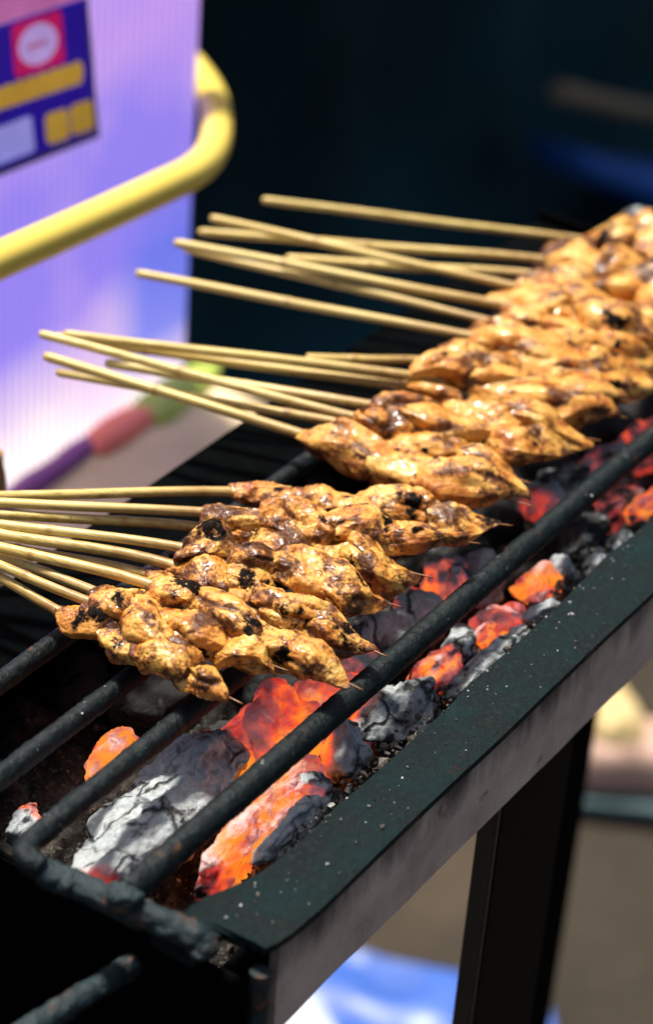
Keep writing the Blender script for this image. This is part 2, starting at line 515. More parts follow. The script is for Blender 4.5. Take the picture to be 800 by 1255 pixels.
M = dict(
    meat=mat_meat(), bamboo=mat_bamboo(), coal=mat_coal(), ash=mat_ash(), cinder=mat_cinder(), face=mat_greyface(),
    bar=mat_steel("sooty_bar", (0.0022, 0.0058, 0.0066), 0.5, 0.0009, True, 0.1, 420, 0.22),
    crust=mat_steel("scaly_bar_end", (0.0075, 0.017, 0.0205), 0.55, 0.0016, True, 0.3, 300, 0.3),
    lip=mat_lip(),
    black=mat_steel("soot_black_sheet", (0.0009, 0.0010, 0.0011), 0.9, 0.0004, False, 0.0, 300, 0.03),
    back=mat_steel("black_back_sheet", (0.0006, 0.0010, 0.0012), 0.8, 0.0003, False, 0.0, 300, 0.02),
    leg=mat_steel("black_leg_paint", (0.0010, 0.0012, 0.0014), 0.6, 0.0003, False, 0.0, 200, 0.06),
    legside=mat_plain("dusty_leg_side", (0.028, 0.025, 0.019), 0.7, 0.3, 60),  # side face of the leg; light caught from the ground is put into this tone
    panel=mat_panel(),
    ivory=mat_plain("cart_side", (0.55, 0.5, 0.7), 0.5, 0.1),
    yellow=mat_plain("yellow_enamel", (0.82, 0.62, 0.11), 0.35, 0.06, 20),
    navy=mat_film("navy_print", (0.035, 0.015, 0.36)),
    pink=mat_film("pink_print", (1.0, 0.40, 0.48)),
    red=mat_film("red_print", (0.95, 0.02, 0.14)),
    coralp=mat_film("coral_print", (0.9, 0.35, 0.35)),
    white=mat_film("white_print", (0.95, 0.95, 0.95)),
    gold=mat_film("gold_print", (0.98, 0.80, 0.05)),
    ice=mat_film("pale_blue_print", (0.62, 0.85, 0.92)),
    frame=mat_plain("sign_frame", (0.055, 0.05, 0.045), 0.5, 0.1),
    board=mat_plain("worn_board", (0.74, 0.58, 0.33), 0.7, 0.35, 9, 0.001),
    purple=mat_plain("purple_cloth", (0.26, 0.07, 0.30), 0.7, 0.35, 14),
    coral=mat_plain("coral_wrapper", (0.90, 0.20, 0.14), 0.45, 0.2, 30),
    green=mat_plain("green_wrapper", (0.42, 0.52, 0.09), 0.5, 0.25, 20),
    wood=mat_plain("brown_wood", (0.50, 0.27, 0.10), 0.5, 0.3, 30),
    tarp=mat_plain("dark_tarpaulin", (0.0055, 0.029, 0.037), 0.8, 0.6, 2.2, 0.0, 0.1),
    bluet=mat_plain("blue_cloth", (0.003, 0.085, 0.38), 0.6, 0.3, 10),
    pole=mat_plain("weathered_pole", (0.17, 0.14, 0.085), 0.8, 0.3, 12),
    blues=mat_plain("blue_sheet", (0.040, 0.11, 0.42), 0.35, 0.25, 14),
    whites=mat_plain("white_sheet", (0.40, 0.46, 0.54), 0.4, 0.05),
    ybag=mat_plain("yellow_bag", (0.60, 0.45, 0.20), 0.5, 0.2, 20),
    pbag=mat_plain("pink_bag", (0.52, 0.33, 0.25), 0.5, 0.15, 20),
    teal=mat_plain("teal_tray", (0.05, 0.10, 0.11), 0.5, 0.3, 16),
    dark=mat_plain("dark_rubber", (0.02, 0.02, 0.017), 0.8, 0.2, 20),
    ground=mat_ground(),
)

# ------------------------------------------------------------------ ground
GZ = -0.75
def ground():
    n = 90
    xs = np.concatenate([[-60, -20, -6], np.linspace(-2.5, 4.5, n), [8, 20, 60]])
    ys = np.concatenate([[-60, -20, -6], np.linspace(-2.5, 4.0, n), [8, 20, 60]])
    X, Y = np.meshgrid(xs, ys, indexing='ij')
    P = np.stack([X.ravel(), Y.ravel(), 0 * X.ravel()], 1)
    P[:, 2] = GZ + 0.006 * fbm(P * 4.0 + 3.1, 3)
    m_ = len(ys)
    F = [(i * m_ + j, (i + 1) * m_ + j, (i + 1) * m_ + j + 1, i * m_ + j + 1) for i in range(len(xs) - 1) for j in range(m_ - 1)]
    o = mesh("ground", P, F, M['ground'])
    tag(o, "brown trodden earth under and around the grill", "ground", kind="structure")
ground()

# ------------------------------------------------------------------ the grill
X0, X1 = -0.158, 0.295              # near end and far end of the trough
YF, YI, YB = -0.084, -0.0625, 0.0885
ZP = -0.012                         # height of the lip
XBACK = 0.262
LEGX = float(aty(612, 1018, YF + .006)[0])
LEGW = float(aty(705, 929, YF + .006)[0]) - LEGX - 0.0035
def make_grill():
    g = empty("charcoal_grill", (0, 0, 0))
    tag(g, "long black charcoal grill of sheet steel with a dusty grey front", "grill")
    # front lip: a plate with a rounded corner at its near end, worn along its inner edge
    a = [at(236, 1118, ZP), at(247, 1130, ZP), at(271, 1144, ZP), at(292, 1154, ZP), at(308, 1160, ZP), at(323, 1161, ZP), at(338, 1156, ZP), at(356, 1144, ZP)]
    xs = np.linspace(-0.128, X1, 160)
    outer = [np.array(p) for p in a] + [np.array([x, YF + 0.0002 * math.sin(x * 60), ZP]) for x in xs]
    inner = []
    for x in xs[::-1]:
        inner.append(np.array([x, YI + 0.0018 * float(perlin(np.array([[x * 30, 1.7, 2.2]]))[0]), ZP]))
    inner.append(np.array([X0, YI + .001, ZP]))
    # top surface as a grid strip between inner and outer edge so that it can be dented
    rows = 9
    U = np.concatenate([np.linspace(-0.1662, -0.128, 60), np.linspace(-0.126, X1, 180)])
    oy = np.interp(U, [p[0] for p in sorted(outer, key=lambda q: q[0])], [p[1] for p in sorted(outer, key=lambda q: q[0])])
    iy = 0.0080 * smooth(-0.122, -0.150, U) + np.array([YI + 0.0018 * float(perlin(np.array([[x * 30, 1.7, 2.2]]))[0]) for x in U])
    V, F = [], []
    for k in range(rows):
        f = k / (rows - 1)
        y = oy * (1 - f) + iy * f
        P = np.stack([U, y, np.full_like(U, ZP)], 1)
        P[:, 2] += 0.00022 * fbm(P * np.array([26, 26, 1]), 3) - 0.0004 * (f < 0.06)
        V.append(P)
    n = len(U)
    top = np.concatenate(V)
    for k in range(rows - 1):
        for i in range(n - 1):
            F.append((k * n + i, k * n + i + 1, (k + 1) * n + i + 1, (k + 1) * n + i))
    bot = top - np.array([0, 0, 0.0025])
    V2 = np.concatenate([top, bot]); o = len(top)
    F2 = list(F) + [tuple(reversed([i + o for i in f])) for f in F]
    edge = [i for i in range(n)] + [k * n + n - 1 for k in range(1, rows)] + [(rows - 1) * n + i for i in range(n - 2, -1, -1)] + [k * n for k in range(rows - 2, 0, -1)]
    for i in range(len(edge)):
        p, q = edge[i], edge[(i + 1) % len(edge)]
        F2.append((q, p, p + o, q + o))
    mesh("front_lip", V2, F2, M['lip'], g)
    # grey front face, bent steel 38 mm high
    xs = np.linspace(-0.143, X1, 130)
    zs = np.linspace(-0.0155, -0.0500, 9)
    V, F = [], []
    for z in zs:
        P = np.stack([xs, np.full_like(xs, YF + 0.0022), np.full_like(xs, z)], 1)
        P[:, 1] += 0.0006 * fbm(P * np.array([25, 1, 40]), 2)
        V.append(P)
    n = len(xs); top = np.concatenate(V); o = len(top)
    V2 = np.concatenate([top, top + np.array([0, 0.003, 0])])
    F = [(k * n + i, (k + 1) * n + i, (k + 1) * n + i + 1, k * n + i + 1) for k in range(8) for i in range(n - 1)]
    F2 = F + [tuple(reversed([i + o for i in f])) for f in F]
    edge = [i for i in range(n)] + [k * n + n - 1 for k in range(1, 9)] + [8 * n + i for i in range(n - 2, -1, -1)] + [k * n for k in range(7, 0, -1)]
    for i in range(len(edge)):
        p, q = edge[i], edge[(i + 1) % len(edge)]
        F2.append((p, q, q + o, p + o))
    mesh("front_panel", V2, F2, M['face'], g)
    pf = [(YF + .0112, -0.0475), (-0.045, -0.070), (-0.030, -0.0755), (YB - .004, -0.0755)]
    ol = [(X0, y, z) for y, z in pf] + [(X0, y, z - .002) for y, z in pf[::-1]]
    V, F = slab(ol, (X1 - X0, 0, 0))
    mesh("trough_floor", V, F, M['black'], g, smooth_=False)
    mesh("end_wall", *box((X1 + .0005, YF + .004, -0.078), (X1 + .003, YB, ZP + .004), 0.0005), M['black'], g)
    mesh("inner_wall", *box((X0, YF + .0085, -0.048), (X1, YF + .0110, -0.0155), 0.0005), M['black'], g)
    V, F = join(box((X0 - .06, 0.0530, ZP - .0020), (X1, YB, ZP), 0.0008), box((X0 - .06, YB - .0026, -0.075), (X1, YB - .0002, ZP - .0022), 0.0006))
    mesh("back_flange", V, F, M['back'], g)
    # black end apron
    mesh("end_apron", *box((X0 - .004, YF + .004, -0.145), (X0 - .001, YB, -0.016), 0.0008), M['black'], g)
    mesh("end_tray", *box((X0 - .075, -0.05, -0.080), (X0 - .0045, YB - .003, -0.077), 0.0008), M['black'], g)
    # legs
    for x, xb in ((LEGX, -.157), (0.262, 0.285)):
        V, F = box((x, YF + .006, GZ), (x + LEGW, YF + .0085, -0.018), .0006)
        l = mesh("leg", V, F, M['leg'], g)
        mesh("leg_flange", *box((x - .0032, YF + .006, GZ), (x - .0002, YF + .013, -0.018), .0006), M['legside'], l)
        yb = YB - .0040 if xb < 0 else 0.045
        V, F = join(box((xb, yb - .003, GZ), (xb + .008, yb, -0.0765), .0006), box((xb - .003, yb - .026, GZ), (xb - .0002, yb, -0.0765), .0006))
        mesh("leg", V, F, M['leg'], g)
    # rod that carries the near end, welded at the corner
    p = [at(188, 1163, -0.030), at(150, 1190, -.030), at(95, 1225, -0.030), at(30, 1266, -0.030), at(-80, 1336, -0.030)]
    V, F = tube(bez(p, 90), 0.0036, 20)
    V = V + normals_quad(V, F) * (0.0006 * fbm(V * 260, 3))[:, None]
    h = mesh("handle_rod", V, F, M['crust'], g)
    V, F = ico(4)
    V = V * np.array([.006, .005, .005]); V = V * (1 + 0.28 * fbm(V * 260 + 4, 3))[:, None] + np.array(at(190, 1163, -.029))
    mesh("weld_bead", V, F, M['crust'], h)
    V, F = tube(np.array([[-0.150, YF + .0035, z] for z in np.linspace(-0.021, -0.14, 40)]), 0.0030, 14)
    V = V + normals_quad(V, F) * (0.0006 * fbm(V * 300, 3))[:, None]
    mesh("corner_rod", V, F, M['crust'], g)
    return g
def normals_quad(V, F):
    T = []
    for f in F:
        for k in range(1, len(f) - 1): T.append((f[0], f[k], f[k + 1]))
    return normals(V, T)
make_grill()

def make_grate():
    g = empty("grill_grate", (0, 0, 0))
    tag(g, "sooty round bar grate lying along the grill under the skewers", "grate")
    def bar(y, x0, x1, r, z=0.0, seed=0, bend=None):
        n = int((x1 - x0) / 0.0011)
        xs = np.linspace(x0, x1, n)
        pts = np.stack([xs, np.full(n, y), np.full(n, z)], 1)
        pts[:, 1] += 0.0006 * np.sin(xs * 9 + seed)
        if bend is not None:
            pts = np.concatenate([bend, pts])
        V, F = tube(pts, r, 22)
        N_ = normals_quad(V, F)
        near = 1 + 1.6 * smooth(-0.12, -0.17, V[:, 0])
        V = V + N_ * (near * (0.00018 * fbm(V * 200 + seed * 7, 2) + 0.00022 * fbm(V * 700 + seed, 2) + 0.0003 * np.maximum(0, perlin(V * 900 + seed))))[:, None]
        mesh("bar", V, F, M['bar'], g)
    bar(-0.0448, -0.166, 0.292, 0.0042, 0, 1)
    b3 = bez([(-0.1715, -0.0195, -.001), (-0.1725, -0.0150, 0), (-0.1685, -0.0112, 0), (-0.160, -0.0102, 0)], 14)[:-1]
    bar(-0.0108, -0.158, 0.292, 0.0036, 0, 2, b3)
    bar(0.0140, -0.215, 0.292, 0.0034, 0, 3)
    bar(0.0440, -0.215, 0.292, 0.0034, 0, 4)
    # the crusted end bar, welded across the two front bars
    p = [(-0.1712, -0.0190, -.0030), (-0.1680, -0.032, -.0045), (-0.1670, -0.045, -.0046), (-0.1650, -0.056, -.0050), (-0.1630, -0.0655, -.0065), (-0.163, -0.070, -.010)]
    V, F = tube(bez(p, 70), 0.0040, 24)
    N_ = normals_quad(V, F)
    V = V + N_ * (0.0007 * fbm(V * 240, 4) + 0.0006 * np.maximum(0, perlin(V * 620)))[:, None]
    e = mesh("end_bar", V, F, M['crust'], g)
    rr = random.Random(5)
    for (x, y, z, s) in ((-0.1680, -0.0455, .000, .0050), (-0.165, -0.0590, -.005, .0042), (-.1700, -.0275, -.003, .0038), (-.1635, -.0690, -.009, .0040)):
        V, F = ico(4)
        V = V * s * np.array([1, rr.uniform(.8, 1.2), .8])
        V = V * (1 + 0.26 * fbm(V * 300 + s * 9999, 4))[:, None] + np.array([x, y, z])
        mesh("weld_bead", V, F, M['crust'], e)
make_grate()

# ------------------------------------------------------------------ ash and charcoal
def ash_bed():
    xs = np.linspace(X0 + .004, X1 - .01, 360); ys = np.linspace(YF + .013, YB - .006, 90)
    X, Y = np.meshgrid(xs, ys, indexing='ij')
    P = np.stack([X.ravel(), Y.ravel(), 0 * X.ravel()], 1)
    rise = smooth(-0.02, -0.058, P[:, 1])                     # the ash is banked up along the front
    endd = smooth(-0.150, -0.09, P[:, 0])
    P[:, 2] = -0.058 + 0.034 * rise * endd + 0.005 * fbm(P * 60, 4) + 0.0022 * fbm(P * 260 + 5, 3)
    m_ = len(ys)
    F = [(i * m_ + j, (i + 1) * m_ + j, (i + 1) * m_ + j + 1, i * m_ + j + 1) for i in range(len(xs) - 1) for j in range(m_ - 1)]
    o = mesh("ash_bed", P, F, M['ash'])
    tag(o, "grey brown ash and cinders in the bottom of the grill", "ash", kind="stuff")
ash_bed()

def coal(loc, dims, seed, heat, ash, label, group=None, rz=0.0, level=5, planes=16, tilt=(0, 0), cylinder=False):
    """heat and ash: functions of (unit position, noise) giving 0..1 per vertex"""
    r = np.random.RandomState(seed)
    V, F = ico(level)
    V = V.copy()
    if cylinder:
        s = np.maximum(np.abs(V[:, 0]), 1e-6)
        rad = np.sqrt(V[:, 1] ** 2 + V[:, 2] ** 2) + 1e-9
        k = np.minimum(1.0, 1.25 * (1 - np.abs(V[:, 0]) ** 7)) / np.maximum(rad, 0.25) * np.minimum(1, rad / 0.25)
        V[:, 1] *= k; V[:, 2] *= k
    for k in range(planes):
        n = r.normal(size=3); n /= np.linalg.norm(n)
        if cylinder: n[0] *= 0.25; n /= np.linalg.norm(n)
        d = r.uniform(0.58, 0.92)
        e = V @ n - d
        V -= np.outer(np.maximum(0, e) * 0.92, n)
    U = V.copy()
    Q = V * np.array(dims) / 2
    N_ = normals(Q, F)
    sz = min(dims)
    rel = fbm(Q / sz * np.array([1.6, 3.0, 3.0]) + seed * 2.1, 3)
    Q = Q + N_ * (sz * 0.05 * rel)[:, None]
    Q0 = Q.copy()
    Q = Q + N_ * (sz * 0.075 * fbm(Q / sz * 1.9 + seed, 4) + sz * 0.03 * (np.round(2 * perlin(Q / sz * 2.6 + seed + 7)) / 2) + sz * 0.05 * np.minimum(0, np.abs(perlin(Q / sz * 3.3 + seed * 3)) - 0.15))[:, None]
    Q = Q + N_ * (0.00035 * fbm(Q0 * 420 + seed, 3) + 0.0005 * np.maximum(0, perlin(Q0 * 260 + seed)))[:, None]
    if cylinder:          # ring cracks round the log
        ph = Q[:, 0] * 900 + 5 * fbm(Q * 40 + 3, 2)
        ring = smooth(0.86, 1.0, np.cos(ph * 0.52)) * smooth(-0.1, 0.3, U[:, 0])
        Q -= N_ * (ring * 0.0013)[:, None]
    nz = fbm(U * 2.2 + seed * 1.3, 3)
    fl = smooth(-0.15, 0.45, rel + 0.35 * U[:, 2])
    ht = np.clip(heat(U, nz) * (1.12 - 0.62 * smooth(0.0, 0.6, rel)), 0, 1); am = np.clip(ash(U, nz) + 0.12 * U[:, 2], 0, 1)
    q = Matrix.Rotation(rz, 4, 'Z') @ Matrix.Rotation(tilt[0], 4, 'Y') @ Matrix.Rotation(tilt[1], 4, 'X')
    o = mesh("charcoal_lump", Q, F, M['coal'], attrs={"glow": ht, "ash": am, "flake": fl})
    o.matrix_world = Matrix.Translation(Vector(loc)) @ q
    tag(o, label, "charcoal", group)
    return o
def cinders():
    r = np.random.RandomState(9)
    B, BF = ico(1)
    V, F, A = [], [], []
    def put(p, s, a):
        q = B * (1 + 0.45 * r.uniform(-1, 1, (len(B), 1))) * s * r.uniform(0.5, 1.2, 3)
        o = len(V) * len(B)
        V.append(q + p); F.extend([tuple(i + o for i in f) for f in BF]); A.extend([a] * len(B))
    for k in range(2600):                       # among the lumps, thickest along the lip
        x = r.uniform(-0.138, X1 - .012)
        y = YI + .003 + abs(r.normal(0, 0.018)) if r.rand() < .75 else r.uniform(-0.06, .07)
        z = -0.058 + 0.034 * smooth(-0.02, -0.058, y) * smooth(-0.150, -0.09, x) + 0.002 + r.uniform(0, .004)
        put(np.array([x, y, z]), min(.0032, 0.00060 * math.exp(r.normal(0, .55))), r.choice([0.05, 0.3, 0.5, 0.85], p=[.35, .3, .25, .1]))
    for k in range(420):                        # flakes that have landed on the lip
        f = r.rand() ** 1.6
        put(np.array([r.uniform(-0.155, X1 - .01), YI - .0005 - f * 0.019, ZP + .0003]), 0.00022 * math.exp(r.normal(0, .5)), r.choice([0.1, 0.5, 1.0]))
    for k in range(160):                        # and on the bars
        y, rad = ((-0.0448, .0042), (-0.0108, .0036), (0.0140, .0034), (0.0440, .0034))[r.randint(4)]
        a = r.uniform(-0.9, 0.9)
        put(np.array([r.uniform(-0.16, X1 - .01), y + rad * math.sin(a), rad * math.cos(a)]), 0.00024 * math.exp(r.normal(0, .5)), r.choice([0.1, 0.5, 1.0]))
    V = np.concatenate(V)
    o = mesh("cinders", V, F, M['cinder'], None, False, {"pale": np.array(A)})
    tag(o, "crumbs of ash and cinder scattered between the charcoal and over the lip", "ash", kind="stuff")
cinders()
H0 = lambda U, n: 0 * n
A_ = lambda v: (lambda U, n: v + 0.3 * n)
G_LIT = "burning charcoal in the grill"
# the big grey cracked log and the glowing lumps beside it
p = at(196, 968, -0.018)
coal(p - np.array([0, .001, .013]), (0.082, 0.037, 0.032), 11,
     lambda U, n: 0.42 * smooth(-0.80, -0.98, U[:, 0]) + 0.5 * smooth(0.75, 1.0, U[:, 0]),
     lambda U, n: 1.0 + 0.1 * n, "big grey ash coated charcoal log with cracks between the two front bars", G_LIT,
     0.03, 6, 10, (0, 0), True)
p = at(330, 868, -0.014)
coal(p - np.array([0, .002, .010]), (0.036, 0.034, 0.034), 21,
     lambda U, n: 0.48 + 0.5 * smooth(0.5, -0.1, U[:, 2] + 0.55 * U[:, 1] + 0.35 * U[:, 0]) + 0.25 * n,
     lambda U, n: 0.75 + 0.3 * n, "glowing orange lump with pink and grey ash cap at the cracked log's end", G_LIT, 0.5, 6, 12)
p = at(395, 835, -0.016)
coal(p - np.array([0, .002, .010]), (0.032, 0.026, 0.026), 24,
     lambda U, n: 0.60 + 0.3 * n, lambda U, n: 0.8 + 0.2 * n, "pink and orange ember below the tips of the front skewers", G_LIT, 0.2, 5, 12)
p = at(322, 992, -0.020)
coal(p - np.array([0, -.002, .010]), (0.066, 0.018, 0.030), 33,
     lambda U, n: 0.80 * smooth(-1.05, -0.6, U[:, 0]) + 0.20 + 0.35 * n, lambda U, n: 0.3 + 0.3 * n,
     "long orange glowing charcoal between the thick front bar and the lip", G_LIT, 0.02, 6, 12, (0, 0), True)
p = at(428, 906, -0.016)
coal(p - np.array([0, .000, .006]), (0.026, 0.018, 0.020), 41, lambda U, n: 0.75 * smooth(0.3, 0.9, U[:, 1]), A_(0.95),
     "pale grey ash lump resting against the front lip", G_LIT, 0.5, 5, 14)
p = at(384, 958, -0.016)
coal(p - np.array([0, .000, .006]), (0.017, 0.014, 0.018), 43, lambda U, n: 0.7 * smooth(0.1, -0.6, U[:, 0]), A_(0.75),
     "small grey lump with a red glowing side beside the long orange charcoal", G_LIT, 0.3, 5, 14)
p = at(362, 1000, -0.018)
coal(p - np.array([0, .000, .006]), (0.044, 0.011, 0.015), 45, H0, A_(0.8),
     "thin grey brown cinder along the lip below the long orange charcoal", G_LIT, 0.05, 5, 14)
p = at(452, 868, -0.018)
coal(p - np.array([0, .000, .006]), (0.026, 0.014, 0.014), 46, lambda U, n: 0.72 * smooth(-.2, .6, U[:, 1]) + .4 * n, A_(0.7),
     "pinkish ember wedged between the front bar and the pale ash lump", G_LIT, 0.3, 5, 14)
# left, deep under the bars
p = at(138, 906, -0.030)
coal(p - np.array([0, .000, .006]), (0.030, 0.013, 0.012), 51, lambda U, n: 1.1 + 0.2 * n, A_(-0.3),
     "lone orange ember glowing in the dark left of the grey log", G_LIT, 0.1, 5, 12)
p = at(30, 996, -0.034)
coal(p - np.array([0, .000, .006]), (0.021, 0.010, 0.011), 53, lambda U, n: 0.62 * smooth(-0.1, 0.4, U[:, 0]), A_(0.7),
     "half white half red ember at the near left end of the grate", G_LIT, 0.1, 5, 12)
p = at(234, 862, -0.020)
coal(p - np.array([0, .000, .004]), (0.005, 0.004, 0.004), 54, lambda U, n: 0.75 + 0.2 * n, A_(0.1),
     "tiny orange spark under the nearest skewer tip", G_LIT, 0.1, 3, 8)
# middle: embers either side of the front bar
MID = [
    ((548, 702), (0.030, 0.020, 0.024), lambda U, n: 0.66 * smooth(0.4, -0.3, U[:, 0] + n), 0.85, "orange and white ember right of the pointed skewer tips"),
    ((510, 728), (0.026, 0.022, 0.024), lambda U, n: 0.42 * smooth(-0.1, 0.5, U[:, 1] + n), 0.85, "whitish ember with a dark red flank below the longest skewer tips"),
    ((590, 690), (0.026, 0.020, 0.020), H0, 0.55, "grey flaky cinder behind the front bar, right of the orange and white ember"),
    ((660, 698), (0.025, 0.015, 0.020), lambda U, n: 0.80 + 0.25 * n, 0.3, "bright orange ember by the right half of the front bar"),
    ((690, 690), (0.018, 0.016, 0.020), H0, 0.45, "slate grey lump beside the bright orange ember"),
    ((610, 750), (0.032, 0.018, 0.018), lambda U, n: 0.45 + 0.25 * n, 0.85, "pink hot charcoal in the row along the front bar"),
    ((572, 778), (0.024, 0.016, 0.018), H0, 0.85, "blue grey ash lump below the pink hot charcoal"),
    ((600, 772), (0.017, 0.010, 0.014), lambda U, n: 0.72 + 0.4 * n, 0.3, "small orange ember between two ash lumps near the lip"),
    ((666, 740), (0.020, 0.011, 0.014), H0, 0.95, "crumbly white ash lump on the edge of the lip"),
    ((625, 778), (0.024, 0.010, 0.013), H0, 0.90, "long pale blue ash lump lying along the lip"),
    ((535, 808), (0.030, 0.015, 0.018), lambda U, n: 0.62 + 0.9 * n, 0.4, "hollow red ember under the middle of the front bar"),
    ((590, 808), (0.040, 0.012, 0.014), H0, 0.42, "dark grey cinder along the lip under the hollow red ember"),
    ((500, 850), (0.046, 0.022, 0.018), H0, 0.45, "brown grey heap of clinker between bar and lip"),
    ((463, 762), (0.034, 0.022, 0.022), H0, 0.50, "dull grey charcoal in shadow under the skewer tips"),
    ((440, 800), (0.022, 0.016, 0.018), lambda U, n: 0.2 + 0.5 * n, 0.85, "bluish ash lump touching the front bar beside the skewer tips"),
    ((668, 600), (0.022, 0.018, 0.020), lambda U, n: 0.36 * smooth(0.0, -0.6, U[:, 0]), 0.75, "dull red and grey ember right of the middle skewer tips"),
    ((735, 560), (0.042, 0.018, 0.022), lambda U, n: 0.12 + 0.3 * n, 0.6, "long dusky red charcoal behind the far half of the front bar"),
    ((795, 524), (0.026, 0.018, 0.022), lambda U, n: 0.30 + 0.4 * n, 0.95, "pink and white ember at the right edge above the front bar"),
    ((800, 610), (0.028, 0.016, 0.026), lambda U, n: 0.82 + 0.25 * n, 0.25, "upright orange ember at the right edge below the front bar"),
    ((762, 658), (0.018, 0.010, 0.012), H0, 0.95, "crumbly white ash lump far along the lip"),
    ((730, 685), (0.016, 0.010, 0.012), H0, 0.80, "small grey ash crumb left of the far white lump"),
    ((755, 610), (0.034, 0.016, 0.020), lambda U, n: 0.2 + 0.4 * n, 0.15, "black charcoal with a faint red edge behind the far ash lump"),
    ((720, 640), (0.034, 0.018, 0.020), H0, 0.12, "black unlit charcoal below the far half of the front bar"),
    ((782, 268), (0.030, 0.022, 0.030), H0, 0.45, "grey cinder heaped at the far end of the grill behind the farthest skewer"),
    ((700, 575), (0.036, 0.026, 0.024), H0, 0.30, "smoky dark grey charcoal under the far skewer tips"),
]
for k, (px, dims, ht, a, lab) in enumerate(MID):
    p = at(*px, -0.018)
    coal(p - np.array([0, 0, dims[2] * 0.35]), dims, 100 + k, ht, A_(a), lab, G_LIT, random.Random(k).uniform(-.4, .4), 5, 14)
# the dark fill
rr = random.Random(3)
k = 0
for ix in range(11):
    for iy in range(4):
        x = -0.115 + ix * 0.036 + rr.uniform(-.008, .008); y = -0.030 + iy * 0.034 + rr.uniform(-.007, .007)
        if x < -0.05: continue
        s = rr.uniform(.022, .034)
        hot = 0.30 if rr.random() < .03 and x > 0 else 0.0
        coal((x, y, -0.046 - 0.004 * rr.random()), (s * 1.3, s, s * .8), 300 + k, (lambda U, n, h=hot: h + h * n), A_(rr.uniform(-0.5, 0.05)),
             "dark charcoal lump in the fire bed under the skewers", "dark charcoal under the skewers", rr.uniform(0, 3), 4, 14)
        k += 1

# ------------------------------------------------------------------ the skewers
def chunk(L0, L1, hw, hh, seed, level, tip=False, first=False, glaze=0.2):
    r = np.random.RandomState(seed)
    S, F = ico(level)
    V = S.copy()
    e = 0.80                                   # slightly boxy lump
    V = np.sign(V) * np.abs(V) ** e
    L = L1 - L0
    # knife cuts: flat torn faces
    for k in range(9):
        n = r.normal(size=3); n[0] *= 0.5; n /= np.linalg.norm(n)
        ex = V @ n - r.uniform(0.66, 0.95)
        V -= np.outer(np.maximum(0, ex) * 0.85, n)
    x = V[:, 0]
    if tip:
        k = 1 - 0.62 * smooth(-0.05, 1.0, x)
    else:
        k = 1 - 0.15 * smooth(0.3, 1, np.abs(x))
    if first: k *= 1 - 0.10 * smooth(0.0, -1.0, x)
    V[:, 1] *= k; V[:, 2] *= k
    Q = V * np.array([L / 2, hw, hh])
    Q[:, 0] += (r.uniform(-0.45, 0.45)) * Q[:, 1] + r.uniform(-.3, .3) * Q[:, 2]
    Q[:, 1] += hw * 0.22 * np.sin(Q[:, 0] / L * 4 + r.uniform(0, 6))
    Q[:, 2] += hh * 0.20 * np.sin(Q[:, 0] / L * 5 + r.uniform(0, 6))
    N_ = normals(Q, F)
    off = r.uniform(0, 90, 3)
    ang = r.uniform(-0.9, 0.9)
    D = np.array([[math.cos(ang), math.sin(ang), 0], [-math.sin(ang), math.cos(ang), 0], [0, 0, 1]])
    G = Q + 0.002 * np.stack([perlin(Q * 110 + off + 50), perlin(Q * 110 + off + 60), perlin(Q * 110 + off + 70)], 1)
    Z = (G @ D.T) * np.array([34, 115, 115])
    fold = perlin(Z + off) + 0.5 * perlin(Z * 2.1 + off)     # long folds of the sliced meat
    crease = np.clip(1 - np.abs(perlin(Z * 0.7 + off + 30)) * 4.2, 0, 1) ** 1.5
    fibre = perlin((G @ D.T) * np.array([110, 520, 520]) + off)
    low = fbm(Q * 70 + off, 2)
    hi = fbm(Q * 420 + off, 3)
    bits = np.maximum(0, perlin(Q * 210 + off + 5) - 0.15)
    d = 0.0011 * low + 0.0009 * fold - 0.0014 * crease + 0.00014 * fibre + 0.00030 * hi + 0.0009 * bits * smooth(0.2, 0.9, np.abs(x)) + 0.00018 * perlin(Q * 1000 + off)
    if tip: d *= (0.3 + 0.7 * smooth(1.0, 0.2, x))
    Q = Q + N_ * d[:, None]
    n2 = fbm(Q * 95 + off + 9, 4)
    sauce = glaze + 0.42 * crease + 0.66 * n2 + 0.4 * bits + 0.30 * smooth(0.70, 1.0, np.abs(x))
    sauce += 0.30 * smooth(-0.1, -0.8, S[:, 2]) * 0.8
    charn = fbm(Q * 82 + off * 1.7, 3)
    char = 0.0 + 0.85 * smooth(0.30, 0.90, charn + (0.12 if level == 6 else 0.0) + 0.25 * smooth(0, .0015, d)) + 0.30 * smooth(-0.7, -1, S[:, 2])
    yaw = r.uniform(-0.22, 0.22) * (0.4 if tip else 1)
    c, s = math.cos(yaw), math.sin(yaw)
    Q = Q @ np.array([[c, s, 0], [-s, c, 0], [0, 0, 1]])
    Q += np.array([(L0 + L1) / 2, r.uniform(-1, 1) * hw * 0.20 * (0.2 if tip else 1), r.uniform(-1, 1) * hh * 0.15])
    return Q, F, np.clip(sauce, 0, 1), np.clip(char, 0, 1)

